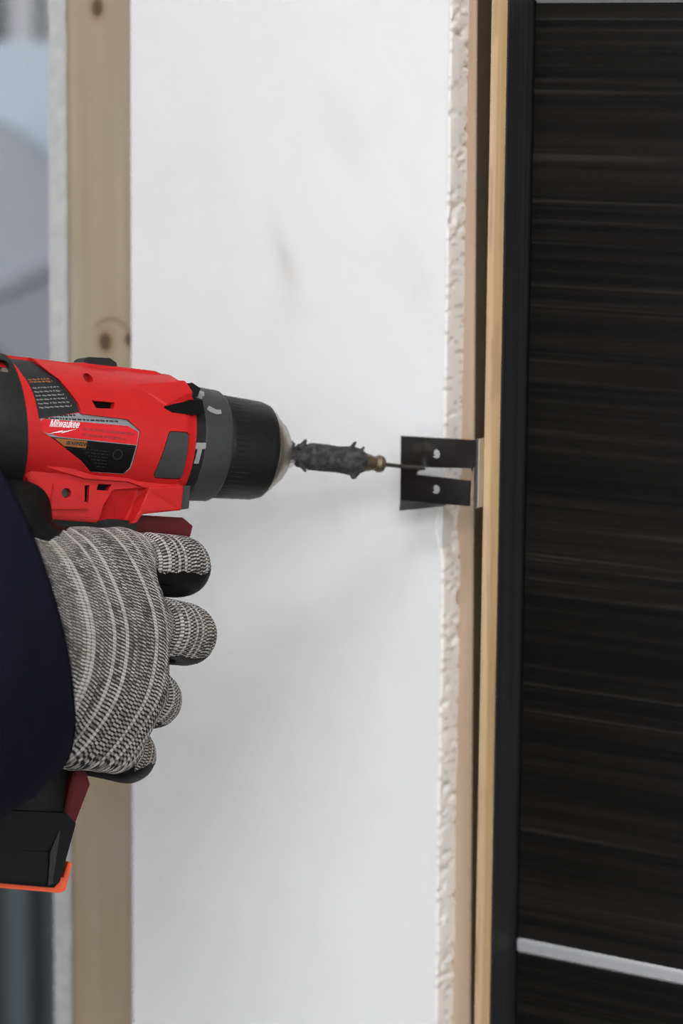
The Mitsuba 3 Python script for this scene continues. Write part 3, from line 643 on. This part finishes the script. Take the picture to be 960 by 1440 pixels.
ii = np.arange(n_ - 1)[:, None] * nt + np.arange(nt)[None]
jj = np.arange(n_ - 1)[:, None] * nt + (np.arange(nt)[None] + 1) % nt
ff = np.vstack([np.stack([ii, jj, jj + nt], -1).reshape(-1, 3), np.stack([ii, jj + nt, ii + nt], -1).reshape(-1, 3)])
obj('sleeve', trimesh.Trimesh(vs, ff, process=False), 'navy_cloth', jk, smooth=True, label='loose dark navy sleeve over the glove cuff')
tr = [[(hipR, .105), (hipL, .105), (B(-.02, 0, 1.0), .11)], [(hipR, .10), (knR, .068)], [(knR, .068), (anR + up * .02, .052)], [(hipL, .10), (knL, .068)], [(knL, .068), (anL + up * .02, .052)]]
obj('trousers', sk(tr, 0.014, 6), 'trouser_cloth', pe, smooth=True)
for a in (anR, anL):
    g = np.array([a[0], a[1], 0.0])
    obj('boot', sk([[(g + up * .045, .045), (a + up * .03, .047)], [(g - hd * .035 + up * .04, .04), (g + hd * .15 + up * .034, .034)], [(g + hd * .07 + up * .045, .042), (g + up * .05, .046)]], 0.01, 4), 'boot_leather', pe, smooth=True)
lh = [[(wrL, .03), (wrL + hd * .01 - up * .09, .034), (wrL + hd * .05 - up * .085, .03)]]
for i, (o, ln) in enumerate(((.052, .07), (.034, .08), (.014, .075), (-.006, .06))):
    p0 = wrL + hd * o - up * .095
    lh += [[(p0, .0115), (p0 - up * ln * .55 + rt * .006, .0105)], [(p0 - up * ln * .55 + rt * .006, .0105), (p0 - up * ln + rt * .025, .009)]]
lh += [[(wrL + hd * .04 - up * .03, .016), (wrL + hd * .078 - up * .075 + rt * .01, .012)], [(wrL + hd * .078 - up * .075 + rt * .01, .012), (wrL + hd * .082 - up * .115 + rt * .018, .0105)]]
lm = sk(lh, 0.004, 6)
obj('glove', lm, 'marl_knit', pe, smooth=True, uv=np.stack([lm.vertices[:, 2] * 1000, (lm.vertices[:, 0] + lm.vertices[:, 1]) * 1000], 1))

# ------------------------------------------------------------------ far things past the end of the wall
cr, cf = np.array([0.83867, 0.54464, 0.0]), np.array([-0.54464, 0.83867, 0.0])
CO = np.array([-1.022, 0.942, 0.0])
Rc = np.stack([cr, cf, up], 1)
def cab(m):
    return moved(m, Rc, CO)
mcab = thing('machine_cabinet', 'pale blue grey machine cabinet with a round shouldered grey door, far behind the wall end', 'cabinet')
obj('case', cab(bx(-0.32, 0.16, 0.0, 0.45, 0.90, 1.497, 0.002)), 'pale_blue_panel', mcab)
dp = Polygon([(-0.31, 0.92), (0.10, 0.92), (0.10, 1.2), (0.075, 1.33), (0.040, 1.385), (0.018, 1.41), (-0.005, 1.425), (-0.04, 1.435), (-0.31, 1.438)])
obj('round_door', cab(moved(to_tm(ext_soft(dp, 0, 0.03, 0.006)), np.array([[1, 0, 0], [0, 0, -1], [0, 1, 0]]), (0, 0.0, 0))), 'cool_grey_panel', mcab, smooth=35)
obj('grip_rail', cab(moved(to_tm(m3.Manifold.cube((0.5, 0.012, 0.012), True)), np.array([[math.cos(.45), 0, -math.sin(.45)], [0, 1, 0], [math.sin(.45), 0, math.cos(.45)]]), (-0.02, -0.036, 1.27))), 'slate_panel', mcab)
obj('lower_door', cab(moved(to_tm(ext([(-0.31, 0.93), (0.10, 0.93), (0.10, 1.31), (-0.02, 1.255), (-0.31, 1.12)], 0, 0.004)), np.array([[1, 0, 0], [0, 0, -1], [0, 1, 0]]), (0, -0.0302, 0))), 'slate_panel', mcab)
obj('latch', cab(bx(-0.05, -0.012, -0.06, -0.036, 1.16, 1.225, 0.005)), 'dark_column', mcab)
lk = thing('steel_locker', 'dark slate steel base locker with upright ribs under the pale machine cabinet', 'locker')
obj('body', cab(bx(-0.32, 0.16, 0.02, 0.45, 0.0, 0.90)), 'locker_steel', lk)
for x0, x1 in ((-0.20, -0.13), (-0.09, -0.03), (-0.012, 0.012), (0.03, 0.09)):
    obj('rib', cab(bx(x0, x1, 0.0, 0.025, 0.05, 0.74, 0.004)), 'locker_rib', lk)
for x, wdt in ((-1.82, 0.085), (-1.555, 0.012)):
    c = np.array([-1.668, 1.73, 0]) + cr * (0.035 if wdt < .06 else -0.053)
    obj('steel_post', moved(bx(-wdt / 2, wdt / 2, -0.03, 0.03, 0, ROOM_H, 0.003), Rc, c), 'dark_column', label='dark steel post behind the pale machine cabinet, %s' % ('slimmer and next to the wall end' if wdt < .06 else 'wider and at the picture edge'), cat='post')
